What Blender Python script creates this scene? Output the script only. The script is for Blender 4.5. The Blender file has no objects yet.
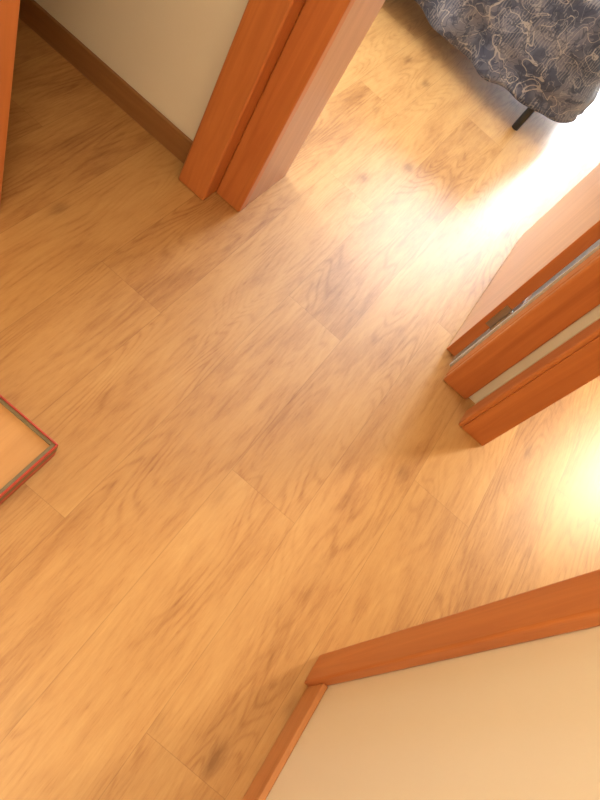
import bpy, bmesh, math, random
from mathutils import Vector, Matrix
random.seed(3)
scn = bpy.context.scene
scn.view_settings.view_transform = 'Standard'
COL = scn.collection
H = 1.35

# ------------------------------------------------------------ node helpers
class NT:
    def __init__(s, name):
        s.m = bpy.data.materials.new(name); s.m.use_nodes = True
        s.t = s.m.node_tree; s.b = s.t.nodes['Principled BSDF']
    def n(s, typ, **kw):
        nd = s.t.nodes.new(typ)
        for k, v in kw.items(): setattr(nd, k, v)
        return nd
    def put(s, sock, v):
        if isinstance(v, bpy.types.NodeSocket): s.t.links.new(v, sock)
        elif v is not None: sock.default_value = v
    def math(s, op, a, b=None, c=None):
        nd = s.n('ShaderNodeMath', operation=op)
        s.put(nd.inputs[0], a); s.put(nd.inputs[1], b); s.put(nd.inputs[2], c)
        return nd.outputs[0]
    def noise(s, vec, scale, detail=4, rough=.55, dist=0):
        nd = s.n('ShaderNodeTexNoise'); s.put(nd.inputs['Vector'], vec)
        nd.inputs['Scale'].default_value = scale; nd.inputs['Detail'].default_value = detail
        nd.inputs['Roughness'].default_value = rough; nd.inputs['Distortion'].default_value = dist
        return nd.outputs['Fac']
    def mix(s, f, a, b, blend='MIX'):
        nd = s.n('ShaderNodeMix', data_type='RGBA', blend_type=blend)
        s.put(nd.inputs[0], f); s.put(nd.inputs[6], a); s.put(nd.inputs[7], b)
        return nd.outputs[2]
    def ramp(s, f, stops):
        nd = s.n('ShaderNodeValToRGB'); s.put(nd.inputs[0], f)
        e = nd.color_ramp.elements
        while len(e) < len(stops): e.new(.5)
        for i, (p, c) in enumerate(stops):
            e[i].position = p; e[i].color = c if len(c) == 4 else (*c, 1)
        return nd.outputs[0]
    def xyz(s, x, y, z=0.0):
        nd = s.n('ShaderNodeCombineXYZ')
        s.put(nd.inputs[0], x); s.put(nd.inputs[1], y); s.put(nd.inputs[2], z)
        return nd.outputs[0]
    def bump(s, h, strength, dist=.01):
        nd = s.n('ShaderNodeBump'); s.put(nd.inputs['Height'], h)
        nd.inputs['Strength'].default_value = strength; nd.inputs['Distance'].default_value = dist
        s.t.links.new(nd.outputs[0], s.b.inputs['Normal'])

def hexc(r, g, b):
    f = lambda c: ((c/255+.055)/1.055)**2.4 if c > 10 else c/255/12.92
    return (f(r), f(g), f(b), 1)

# floor --------------------------------------------------------
def mat_floor():
    s = NT('laminate_oak'); PW, PL = .19, 1.38
    tc = s.n('ShaderNodeTexCoord'); sp = s.n('ShaderNodeSeparateXYZ')
    s.t.links.new(tc.outputs['Object'], sp.inputs[0])
    X, Y = sp.outputs[0], sp.outputs[1]
    xs = s.math('DIVIDE', s.math('ADD', X, 10.03), PW)
    ix = s.math('FLOOR', xs); fx = s.math('FRACT', xs)
    off = s.math('FRACT', s.math('MULTIPLY', ix, .381))
    ys = s.math('ADD', s.math('DIVIDE', s.math('ADD', Y, 10.02), PL), off)
    iy = s.math('FLOOR', ys); fy = s.math('FRACT', ys)
    wn = s.n('ShaderNodeTexWhiteNoise', noise_dimensions='2D'); s.put(wn.inputs['Vector'], s.xyz(ix, iy))
    r = wn.outputs['Value']
    rc = s.n('ShaderNodeSeparateColor'); s.t.links.new(wn.outputs['Color'], rc.inputs[0])
    ox = s.math('MULTIPLY', rc.outputs[0], 37.0); oy = s.math('MULTIPLY', rc.outputs[1], 53.0)
    xx = s.math('ADD', X, ox); yy = s.math('ADD', Y, oy)
    # cathedral figure: contour lines of a smooth stretched field, sharpened
    base = s.noise(s.xyz(s.math('MULTIPLY', xx, 6.0), s.math('MULTIPLY', yy, .85), r), 1.0, 2.0, .45, .15)
    wob = s.noise(s.xyz(s.math('MULTIPLY', xx, 60), s.math('MULTIPLY', yy, 12), r), 1.0, 3, .6)
    ph = s.math('ADD', s.math('MULTIPLY', base, 215.0), s.math('MULTIPLY', wob, 3.0))
    rings = s.math('MULTIPLY_ADD', s.math('SINE', ph), .5, .5)
    rings = s.math('POWER', rings, 2.6)
    rmask = s.ramp(s.noise(s.xyz(s.math('MULTIPLY', xx, 9), s.math('MULTIPLY', yy, 2.6), 3.0), 1.0, 3, .55), [(.38, (.15,)*3), (.62, (1, 1, 1))])
    rings = s.math('MULTIPLY', rings, rmask)
    fib = s.noise(s.xyz(s.math('MULTIPLY', xx, 200), s.math('MULTIPLY', yy, 14), r), 1.0, 5, .75)
    pores = s.ramp(s.noise(s.xyz(s.math('MULTIPLY', xx, 330), s.math('MULTIPLY', yy, 30), 5.0), 1.0, 2, .6), [(.58, (0, 0, 0)), (.66, (1, 1, 1))])
    med = s.noise(s.xyz(s.math('MULTIPLY', xx, 42), s.math('MULTIPLY', yy, 4.6), r), 1.0, 7, .70, .3)
    big = s.noise(s.xyz(s.math('MULTIPLY', xx, 10), s.math('MULTIPLY', yy, 2.6), r), 1.0, 5, .60, .3)
    vo = s.n('ShaderNodeTexVoronoi'); s.put(vo.inputs['Vector'], s.xyz(s.math('MULTIPLY', xx, 6.5), s.math('MULTIPLY', yy, 3.9), 0.0))
    vo.inputs['Scale'].default_value = 1.0
    kd = s.math('ADD', vo.outputs['Distance'], s.math('MULTIPLY', s.math('SUBTRACT', med, .5), .26))
    kn = s.ramp(kd, [(0.03, (1, 1, 1)), (.07, (.65,)*3), (.15, (.12,)*3), (.22, (0, 0, 0))])
    v = s.math('MULTIPLY', rings, -.10)
    v = s.math('ADD', v, s.math('MULTIPLY', fib, .30))
    v = s.math('ADD', v, s.math('MULTIPLY', med, .38))
    v = s.math('ADD', v, s.math('MULTIPLY', big, .50))
    v = s.math('ADD', v, s.math('MULTIPLY', s.math('SUBTRACT', r, .5), .11))
    v = s.math('SUBTRACT', v, s.math('MULTIPLY', pores, .05))
    c = s.ramp(v, [(.34, hexc(142, 95, 54)), (.48, hexc(168, 121, 73)), (.60, hexc(184, 139, 87)), (.80, hexc(198, 156, 101))])
    c = s.mix(s.math('MULTIPLY', kn, .60), c, hexc(112, 72, 42))
    ex = s.math('MINIMUM', fx, s.math('SUBTRACT', 1.0, fx)); ey = s.math('MINIMUM', fy, s.math('SUBTRACT', 1.0, fy))
    sx = s.math('LESS_THAN', s.math('MULTIPLY', ex, PW), .0009)
    sy = s.math('LESS_THAN', s.math('MULTIPLY', ey, PL), .0008)
    seam = s.math('MAXIMUM', sx, sy)
    c = s.mix(s.math('MULTIPLY', seam, .24), c, hexc(90, 54, 28))
    s.put(s.b.inputs['Base Color'], c)
    s.put(s.b.inputs['Roughness'], s.math('MULTIPLY_ADD', fib, .08, .33))
    s.b.inputs['Specular IOR Level'].default_value = .46
    s.bump(s.math('SUBTRACT', s.math('MULTIPLY', fib, .5), seam), .08, .002)
    return s.m

def mat_wood(name, c1, c2, axis=2, rough=.35, sc=1.0):
    s = NT(name); tc = s.n('ShaderNodeTexCoord'); mp = s.n('ShaderNodeMapping')
    s.t.links.new(tc.outputs['Object'], mp.inputs[0])
    S = [26*sc]*3; S[axis] = 1.6*sc; mp.inputs['Scale'].default_value = S
    v = s.noise(mp.outputs[0], 1.0, 5, .6, .8)
    c = s.ramp(v, [(.3, c1), (.7, c2)])
    s.put(s.b.inputs['Base Color'], c); s.b.inputs['Roughness'].default_value = rough
    s.bump(v, .05, .002)
    return s.m

def mat_plaster(name, col):
    s = NT(name); tc = s.n('ShaderNodeTexCoord')
    v = s.noise(tc.outputs['Object'], 60, 5, .6); w = s.noise(tc.outputs['Object'], 2.5, 2)
    d = tuple(x*.94 for x in col[:3])+(1,)
    s.put(s.b.inputs['Base Color'], s.mix(w, d, col)); s.b.inputs['Roughness'].default_value = .75
    s.bump(v, .12, .003); return s.m

def mat_plain(name, col, rough=.5, metal=0., bumpsc=None):
    s = NT(name); tc = s.n('ShaderNodeTexCoord')
    v = s.noise(tc.outputs['Object'], bumpsc or 40, 3)
    d = tuple(x*.82 for x in col[:3])+(1,)
    s.put(s.b.inputs['Base Color'], s.mix(v, d, col))
    s.b.inputs['Roughness'].default_value = rough; s.b.inputs['Metallic'].default_value = metal
    return s.m

def mat_spread():
    s = NT('patterned_bedspread'); tc = s.n('ShaderNodeTexCoord'); co = tc.outputs['UV']
    base = s.ramp(s.noise(co, 7, 3, .6, .5), [(.38, hexc(50, 49, 60)), (.5, hexc(72, 69, 79)), (.62, hexc(92, 86, 90))])
    def offs(v):
        nd = s.n('ShaderNodeVectorMath', operation='ADD'); s.t.links.new(co, nd.inputs[0]); nd.inputs[1].default_value = v
        return nd.outputs[0]
    def contour(sc, w, v, dist=1.2, det=1):
        nz = s.noise(offs(v), sc, det, .5, dist)
        return s.math('LESS_THAN', s.math('ABSOLUTE', s.math('SUBTRACT', nz, .5)), w)
    # sketched foliage: curling outlines, filled leaves, fine hatch
    l1 = contour(10, .011, (3, 1, 0), .8); l2 = contour(15, .014, (7, 4, 0), 1.2); l3 = contour(24, .022, (1, 9, 0), .8)
    leaf = s.math('GREATER_THAN', s.noise(offs((2, 6, 0)), 12, 1, .5, 1.2), .55)
    wv = s.n('ShaderNodeTexWave'); s.t.links.new(co, wv.inputs['Vector']); wv.inputs['Scale'].default_value = 30
    wv.inputs['Distortion'].default_value = 4; wv.inputs['Detail'].default_value = 1
    hatch = s.math('MULTIPLY', s.math('GREATER_THAN', wv.outputs['Fac'], .68), s.math('GREATER_THAN', s.noise(offs((5, 5, 0)), 8, 2), .50))
    c = s.mix(s.math('MULTIPLY', leaf, .65), base, hexc(36, 39, 56))
    c = s.mix(s.math('MULTIPLY', hatch, .40), c, hexc(126, 116, 110))
    c = s.mix(s.math('MULTIPLY', l1, .65), c, hexc(148, 134, 122))
    c = s.mix(s.math('MULTIPLY', l2, .50), c, hexc(130, 120, 116))
    c = s.mix(s.math('MULTIPLY', l3, .55), c, hexc(28, 30, 44))
    s.put(s.b.inputs['Base Color'], c); s.b.inputs['Roughness'].default_value = .85
    s.b.inputs['Sheen Weight'].default_value = .1
    s.bump(s.noise(co, 90, 2), .2, .004); return s.m

M_FLOOR = mat_floor()
OR1, OR2 = hexc(174, 100, 54), hexc(200, 124, 68)
M_TRIM = mat_wood('orange_cherry_trim', OR1, OR2, 2, .33)
M_TRIMX = mat_wood('orange_cherry_trim_x', OR1, OR2, 0, .33)
M_TRIMY = mat_wood('orange_cherry_trim_y', OR1, OR2, 1, .33)
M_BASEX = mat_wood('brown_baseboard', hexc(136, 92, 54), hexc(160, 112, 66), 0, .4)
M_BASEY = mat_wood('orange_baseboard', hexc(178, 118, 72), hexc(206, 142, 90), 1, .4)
M_DOOR = mat_wood('glare_paled_wood', hexc(176, 130, 98), hexc(196, 150, 116), 2, .35)  # orange wood with the paleness of cool glare put into its colour
M_WALL = mat_plaster('cream_wall', hexc(236, 225, 206))
M_CEIL = mat_plaster('white_ceiling', hexc(240, 236, 226))
M_METAL = mat_plain('hinge_steel', hexc(170, 165, 155), .3, 1.)
M_BRASS = mat_plain('brass', hexc(200, 165, 90), .3, 1.)
M_BLACK = mat_plain('black_metal', hexc(22, 22, 26), .4)
M_RED = mat_plain('red_lacquer', hexc(188, 70, 54), .4)
M_GREY = mat_plain('grey_lining', hexc(124, 112, 84), .5)
M_GAPGLOW = mat_plain('pale_gap_glow', hexc(196, 192, 184), .35)  # pale colour stands for window glow in the jamb gap
M_TRAYW = mat_wood('tray_wood', hexc(182, 134, 86), hexc(204, 156, 104), 1, .3)
M_WHITE = mat_plain('white_paint', hexc(238, 238, 236), .4)
M_MATT = mat_plain('mattress_fabric', hexc(220, 214, 204), .9)
M_SPREAD = mat_spread()

# ------------------------------------------------------------ mesh helpers
def link(me, name, mat, parent=None, smooth=False):
    o = bpy.data.objects.new(name, me); COL.objects.link(o)
    if mat: me.materials.append(mat)
    if smooth: me.polygons.foreach_set('use_smooth', [True]*len(me.polygons))
    if parent: o.parent = parent
    return o
def empty(name, loc=(0, 0, 0)):
    e = bpy.data.objects.new(name, None); COL.objects.link(e); e.empty_display_size = .1; return e
def addbox(bm, x0, x1, y0, y1, z0, z1):
    vs = [bm.verts.new((x, y, z)) for x in (x0, x1) for y in (y0, y1) for z in (z0, z1)]
    for f in ((0, 1, 3, 2), (4, 6, 7, 5), (0, 4, 5, 1), (2, 3, 7, 6), (0, 2, 6, 4), (1, 5, 7, 3)):
        bm.faces.new([vs[i] for i in f])
def boxes(name, lst, mat, parent=None, bev=0.0, seg=2):
    bm = bmesh.new()
    for b in lst: addbox(bm, *b)
    bmesh.ops.recalc_face_normals(bm, faces=bm.faces)
    me = bpy.data.meshes.new(name); bm.to_mesh(me); bm.free()
    o = link(me, name, mat, parent)
    if bev:
        m = o.modifiers.new('bevel', 'BEVEL'); m.width = bev; m.segments = seg; m.limit_method = 'ANGLE'
    return o
def cyl(name, p0, p1, r, mat, parent=None, r2=None, seg=24):
    p0, p1 = Vector(p0), Vector(p1); d = p1-p0
    bm = bmesh.new(); bmesh.ops.create_cone(bm, cap_ends=True, segments=seg, radius1=r, radius2=r if r2 is None else r2, depth=d.length)
    mtx = Matrix.Translation((p0+p1)/2) @ d.to_track_quat('Z', 'Y').to_matrix().to_4x4()
    bmesh.ops.transform(bm, matrix=mtx, verts=bm.verts)
    me = bpy.data.meshes.new(name); bm.to_mesh(me); bm.free()
    o = link(me, name, mat, parent, True)
    m = o.modifiers.new('b', 'BEVEL'); m.width = r*.15; m.segments = 2
    return o
def tube(name, pts, r, mat, parent=None):
    cu = bpy.data.curves.new(name, 'CURVE'); cu.dimensions = '3D'; cu.bevel_depth = r; cu.bevel_resolution = 4; cu.use_fill_caps = True
    sp = cu.splines.new('BEZIER'); sp.bezier_points.add(len(pts)-1)
    for p, q in zip(sp.bezier_points, pts): p.co = q; p.handle_left_type = p.handle_right_type = 'AUTO'
    o = bpy.data.objects.new(name, cu); COL.objects.link(o); cu.materials.append(mat)
    if parent: o.parent = parent
    return o

# ------------------------------------------------------------ shell
CZ = 2.5; DH = 2.03
XL, XR = -2.6, 3.2
YB, YF = -1.3, 4.8
FW0, FW1 = 1.402, 1.635     # wall with bedroom door
RW0, RW1 = .460, .537       # right partition
LW1, LW0 = -.785, -.88      # left partition
BX = .42                    # bedroom side-wall face
boxes('floor', [(XL-.1, XR+.1, YB-.1, YF+.1, -.05, 0)], M_FLOOR)
boxes('ceiling', [(XL-.1, XR+.1, YB-.1, YF+.1, CZ, CZ+.08)], M_CEIL)
boxes('wall_bedroom_front', [(XL, -.43, FW0, FW1, 0, CZ), (-.43, .37, FW0+.05, FW1, DH+.03, CZ)], M_WALL)
boxes('wall_right', [(RW0, RW1, YB, .50, 0, CZ), (RW0, RW1, .50, 1.36, DH+.03, CZ)], M_WALL)
boxes('wall_bedroom_side', [(RW0, RW1, 1.36, YF, 0, CZ), (BX, RW0, 1.45, YF, 0, CZ), (.36, BX, 1.45, FW1-.08, 0, CZ)], M_WALL)
boxes('wall_left', [(LW0, LW1, YB, .76, 0, CZ), (LW0, LW1, .76, FW0, DH+.03, CZ)], M_WALL)
boxes('wall_back', [(XL, XR, YB-.1, YB, 0, CZ)], M_WALL)
wy0, wy1 = 1.85, 2.75
boxes('wall_west', [(XL-.15, XL, YB-.1, wy0, 0, CZ), (XL-.15, XL, wy1, YF+.1, 0, CZ), (XL-.15, XL, wy0, wy1, 0, .9), (XL-.15, XL, wy0, wy1, 2.15, CZ)], M_WALL)
boxes('wall_east', [(XR, XR+.1, YB-.1, YF+.1, 0, CZ)], M_WALL)
wx0, wx1, wz0, wz1 = -.50, .40, .06, 2.15
boxes('wall_far', [(XL, wx0, YF, YF+.2, 0, CZ), (wx1, XR, YF, YF+.2, 0, CZ), (wx0, wx1, YF, YF+.2, 0, wz0), (wx0, wx1, YF, YF+.2, wz1, CZ)], M_WALL)
RY = 3.3; vx0, vx1, vz0, vz1 = 1.78, 2.30, .60, 1.75
boxes('wall_right_room_far', [(RW1, vx0, RY, RY+.15, 0, CZ), (vx1, XR, RY, RY+.15, 0, CZ), (vx0, vx1, RY, RY+.15, 0, vz0), (vx0, vx1, RY, RY+.15, vz1, CZ)], M_WALL)

def window(name, x0, x1, y, z0, z1):
    e = empty(name); t = .045
    boxes('frame', [(x0, x1, y, y+.06, z0, z0+t), (x0, x1, y, y+.06, z1-t, z1), (x0, x0+t, y, y+.06, z0+t, z1-t), (x1-t, x1, y, y+.06, z0+t, z1-t)], M_WHITE, e, .004)
    boxes('sill', [(x0-.0, x1+.0, y-.12, y-.0, z0-.03, z0)], M_WHITE, e, .004)
window('window_1', wx0, wx1, YF+.12, wz0, wz1)
window('window_2', vx0, vx1, RY+.08, vz0, vz1)
e = empty('added_fill_window')  # unseen window, added to go with the bedroom side fill
X0 = XL-.13
boxes('frame', [(X0, X0+.06, wy0, wy1, .9, .945), (X0, X0+.06, wy0, wy1, 2.105, 2.15), (X0, X0+.06, wy0, wy0+.045, .945, 2.105), (X0, X0+.06, wy1-.045, wy1, .945, 2.105)], M_WHITE, e, .004)

# baseboards
BH = .078; BT = .013
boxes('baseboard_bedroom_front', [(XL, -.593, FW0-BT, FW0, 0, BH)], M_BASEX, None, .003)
boxes('baseboard_right', [(RW0-BT, RW0, YB, .485, 0, BH)], M_BASEY, None, .003)
boxes('baseboard_left', [(LW1, LW1+BT, YB, .68, 0, BH)], M_BASEY, None, .003)
boxes('baseboard_bedroom_side', [(BX-BT, BX, FW1, YF, 0, BH)], M_BASEY, None, .003)
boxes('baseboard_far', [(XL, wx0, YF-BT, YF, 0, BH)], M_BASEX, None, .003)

# bedroom door frame
e = empty('door_frame')
boxes('casing_left', [(-.596, -.503, 1.328, FW0, 0, DH+.09)], M_TRIM, e, .006, 3)
boxes('jamb_left', [(-.503, -.416, 1.388, 1.425, 0, DH)], M_TRIM, e, .005, 3)
boxes('lining_left', [(-.45, -.418, 1.425, FW1+.012, 0, DH)], M_DOOR, e, .002)  # lit look of the reveal is painted by this paler wood
boxes('casing_right', [(.340, .430, 1.430, 1.455, 0, DH+.09)], M_TRIM, e, .006, 3)
boxes('jamb_right', [(.340, .365, 1.455, 1.520, 0, DH)], M_TRIM, e, .003)
boxes('gap_glow_strip', [(.333, .342, 1.498, 1.512, 0, DH)], M_GAPGLOW, e, .001)  # strip added in place of light showing between leaf and jamb
boxes('head', [(-.500, .430, 1.388, 1.455, DH, DH+.09), (-.500, .365, 1.455, FW1, DH, DH+.03)], M_TRIMX, e, .003)
# bedroom door leaf
e = empty('door_1')
boxes('leaf', [(.297, .331, 1.540, 2.277, .008, DH-.005)], M_DOOR, e, .0015)
boxes('leaf_edge_band', [(.297, .331, 1.534, 1.540, .008, DH-.005)], M_TRIM, e, .001)
for i, z in enumerate((.22, 1.02, 1.82)):
    cyl('hinge_pin_%d' % i, (.337, 1.527, z-.045), (.337, 1.527, z+.045), .006, M_METAL, e)
    boxes('hinge_plate_%d' % i, [(.312, .337, 1.531, 1.5345, z-.045, z+.045)], M_METAL, e)
cyl('handle_rose', (.297, 2.21, 1.02), (.288, 2.21, 1.02), .025, M_BRASS, e)
tube('handle_lever', [(.290, 2.21, 1.02), (.256, 2.21, 1.02), (.249, 2.19, 1.02), (.249, 2.10, 1.02)], .009, M_BRASS, e)

# right doorway frame
e = empty('door_frame')
boxes('casing_near', [(RW0-.024, RW0, .485, .556, 0, DH+.08)], M_TRIM, e, .005, 3)
boxes('jamb_near', [(RW0, RW1, .52, .556, 0, DH)], M_TRIM, e, .003)
boxes('casing_far', [(RW0-.014, RW0, 1.336, 1.402, 0, DH+.08)], M_TRIM, e, .005, 3)
boxes('jamb_far', [(RW0, RW1+.004, 1.336, 1.362, 0, DH)], M_TRIM, e, .003)
boxes('head', [(RW0-.015, RW0, .556, 1.336, DH, DH+.08), (RW0, RW1, .556, 1.336, DH, DH+.025)], M_TRIMY, e, .003)
# left doorway frame
e = empty('door_frame')
boxes('casing_near', [(LW1, LW1+.022, .73, .864, 0, DH+.08)], M_TRIM, e, .005, 3)
boxes('jamb_near', [(LW0, LW1, .76, .864, 0, DH)], M_TRIM, e, .003)
boxes('head', [(LW1, LW1+.018, .864, FW0, DH, DH+.08), (LW0, LW1, .864, FW0, DH, DH+.025)], M_TRIMY, e, .003)

# ------------------------------------------------------------ bed
def bed():
    e = empty('bed')
    x0, x1, y0, y1 = -1.80, .13, 2.86, 3.80
    boxes('mattress', [(x0+.07, x1-.08, y0+.07, y1-.07, .30, .50)], M_MATT, e, .05, 4)
    boxes('frame_rails', [(x0+.06, x1-.07, y0+.05, y0+.09, .22, .30), (x0+.06, x1-.07, y1-.09, y1-.05, .22, .30),
                          (x0+.06, x0+.10, y0+.09, y1-.09, .22, .30), (x1-.11, x1-.07, y0+.09, y1-.09, .22, .30)], M_BLACK, e, .003)
    for i, (lx, ly) in enumerate(((.02, 2.862), (x0+.1, y0+.05), (x1-.1, y1-.07), (x0+.1, y1-.07))):
        cyl('leg_%d' % i, (lx, ly-.01, 0), (lx, ly+.03, .26), .016, M_BLACK, e)
    cx, cy = (x0+x1)/2, (y0+y1)/2; hx, hy = (x1-x0)/2, (y1-y0)/2; R = .15
    per = []
    def seg(ax, ay, bx, by, n):
        for i in range(n): per.append((ax+(bx-ax)*i/n, ay+(by-ay)*i/n))
    def arc(ox, oy, a0, n=22):
        for i in range(n):
            a = math.radians(a0+90*i/n); per.append((ox+R*math.cos(a), oy+R*math.sin(a)))
    seg(-hx+R, -hy, hx-R, -hy, 150); arc(hx-R, -hy+R, -90)
    seg(hx, -hy+R, hx, hy-R, 70); arc(hx-R, hy-R, 0)
    seg(hx-R, hy, -hx+R, hy, 100); arc(-hx+R, hy-R, 90)
    seg(-hx, hy-R, -hx, -hy+R, 60); arc(-hx+R, -hy+R, 180)
    N = len(per); bm = bmesh.new(); uv = bm.loops.layers.uv.new('uv')
    L = [0]
    for i in range(N):
        a, b = per[i], per[(i+1) % N]; L.append(L[-1]+math.dist(a, b))
    nr = []
    for i in range(N):
        a, b = Vector(per[i-1]), Vector(per[(i+1) % N]); d = (b-a).normalized(); nr.append(Vector((d.y, -d.x)))
    prof = []
    for k in range(9):
        a = k/8*math.pi/2; prof.append((.05-.05*math.sin(a), .485+.045*math.cos(a), .0))
    for k in range(1, 23):
        t = k/22; prof.append((-.055*t**1.2, .485-.375*t, t))
    prof.append((-.045, .106, 1.0)); prof.append((-.03, .120, .9))
    rows = []
    for (ins, z, w) in prof:
        row = []
        for i in range(N):
            s = L[i]
            f = (.5*math.sin(s*17+.9*math.sin(s*5.1))+.32*math.sin(s*31+1.7)+.2*math.sin(s*9.3+2))*.026*w
            zz = z+w*w*(.012*math.sin(s*7.5+1)+.007*math.sin(s*21)) + .004*math.sin(s*40+z*30)*w
            f += .008*math.sin(z*45+s*6)*w
            p = Vector(per[i])+nr[i]*(f-ins)
            row.append(bm.verts.new((cx+p.x, cy+p.y, zz)))
        rows.append(row)
    def uvset(face, data):
        for l, d in zip(face.loops, data): l[uv].uv = d
    for r in range(len(rows)-1):
        for i in range(N):
            j = (i+1) % N
            f = bm.faces.new((rows[r][i], rows[r+1][i], rows[r+1][j], rows[r][j]))
            v0, v1 = -prof[r][1], -prof[r+1][1]
            uvset(f, ((L[i], v0), (L[i], v1), (L[i+1], v1), (L[i+1], v0)))
    cv = bm.verts.new((cx, cy, .545))
    for i in range(N):
        j = (i+1) % N
        f = bm.faces.new((cv, rows[0][i], rows[0][j]))
        uvset(f, [(v.co.x, v.co.y) for v in f.verts])
    bmesh.ops.recalc_face_normals(bm, faces=bm.faces)
    me = bpy.data.meshes.new('bedspread'); bm.to_mesh(me); bm.free()
    link(me, 'bedspread', M_SPREAD, e, True)
bed()

# ------------------------------------------------------------ red-rimmed tray
def tray():
    e = empty('wooden_tray')
    x1, y1 = -.258, .502; x0, y0 = -.66, .20
    zt = .064; t = .004
    boxes('base_board', [(x0, x1, y0, y1, .012, .056)], M_TRAYW, e, .002)
    boxes('rim', [(x0-t, x0, y0-t, y1+t, .050, zt), (x1, x1+t, y0-t, y1+t, .050, zt), (x0, x1, y0-t, y0, .050, zt), (x0, x1, y1, y1+t, .050, zt)], M_RED, e, .0015)
    boxes('side_band', [(x0-t, x1+t, y0-t, y1+t, .032, .050)], M_GREY, e, .001)
    boxes('lower_band', [(x0-t, x1+t, y0-t, y1+t, .008, .032)], M_RED, e, .002)
    g = .007
    boxes('lining', [(x0, x0+g, y0, y1, .056, .061), (x1-g, x1, y0, y1, .056, .061), (x0+g, x1-g, y0, y0+g, .056, .061), (x0+g, x1-g, y1-g, y1, .056, .061)], M_GREY, e, .001)
    for i, (fx, fy) in enumerate(((x0+.03, y0+.03), (x1-.03, y0+.03), (x0+.03, y1-.03), (x1-.03, y1-.03))):
        cyl('foot_%d' % i, (fx, fy, 0), (fx, fy, .010), .012, M_RED, e)
tray()

# ------------------------------------------------------------ unseen fixture added for the hall's ambient fill
e = empty('hall_fill_fixture')
cyl('mount', (-.15, -.1, CZ-.03), (-.15, -.1, CZ), .11, M_WHITE, e)

# ------------------------------------------------------------ lights
def area(name, loc, target, sx, sy, power, col):
    l = bpy.data.lights.new(name, 'AREA'); l.shape = 'RECTANGLE'; l.size = sx; l.size_y = sy; l.energy = power; l.color = col
    o = bpy.data.objects.new(name, l); COL.objects.link(o); o.location = loc
    o.rotation_euler = (Vector(target)-Vector(loc)).to_track_quat('-Z', 'Y').to_euler(); return o
area('window_daylight', ((wx0+wx1)/2, YF+.10, 1.1), ((wx0+wx1)/2, YF-1, 1.1), .80, 1.98, 230, (.78, .90, 1))
area('bedroom_side_fill', (XL-.05, (wy0+wy1)/2, 1.52), (XL+1, (wy0+wy1)/2+.05, 1.15), .8, 1.15, 66, (.78, .90, 1))  # added fill from the west, brightens floor in front of the bed
area('side_room_daylight', (2.04, RY+.06, (vz0+vz1)/2), (1.0, RY-2.0, .5), .38, 1.0, 100, (1, .84, .56))
l = bpy.data.lights.new('hall_fill', 'POINT'); l.energy = 38; l.color = (1, .81, .53); l.shadow_soft_size = .18  # unseen warm source added as overhead ambient fill
o = bpy.data.objects.new('hall_fill', l); COL.objects.link(o); o.location = (-.15, -.1, CZ-.25)

w = bpy.data.worlds.new('World'); scn.world = w; w.use_nodes = True
w.node_tree.nodes['Background'].inputs[0].default_value = (.85, .92, 1, 1); w.node_tree.nodes['Background'].inputs[1].default_value = 1.5

# ------------------------------------------------------------ camera
th = math.radians(37.44); f = 670
F = Vector((.056, .9984, 0)); Rr = Vector((.9984, -.056, 0)); Z = Vector((0, 0, 1))
fwd = math.sin(th)*F-math.cos(th)*Z; up = math.cos(th)*F+math.sin(th)*Z
ir = (.7215*Rr+.6924*up).normalized(); iu = (-.6924*Rr+.7215*up).normalized()
m = Matrix((ir, iu, -fwd)).transposed().to_4x4(); m.translation = (0, 0, H)
cd = bpy.data.cameras.new('camera'); cam = bpy.data.objects.new('camera', cd); COL.objects.link(cam)
cd.sensor_fit = 'VERTICAL'; cd.sensor_height = 24; cd.sensor_width = 18; cd.lens = 24*f/800; cd.clip_start = .02
cam.matrix_world = m; scn.camera = cam
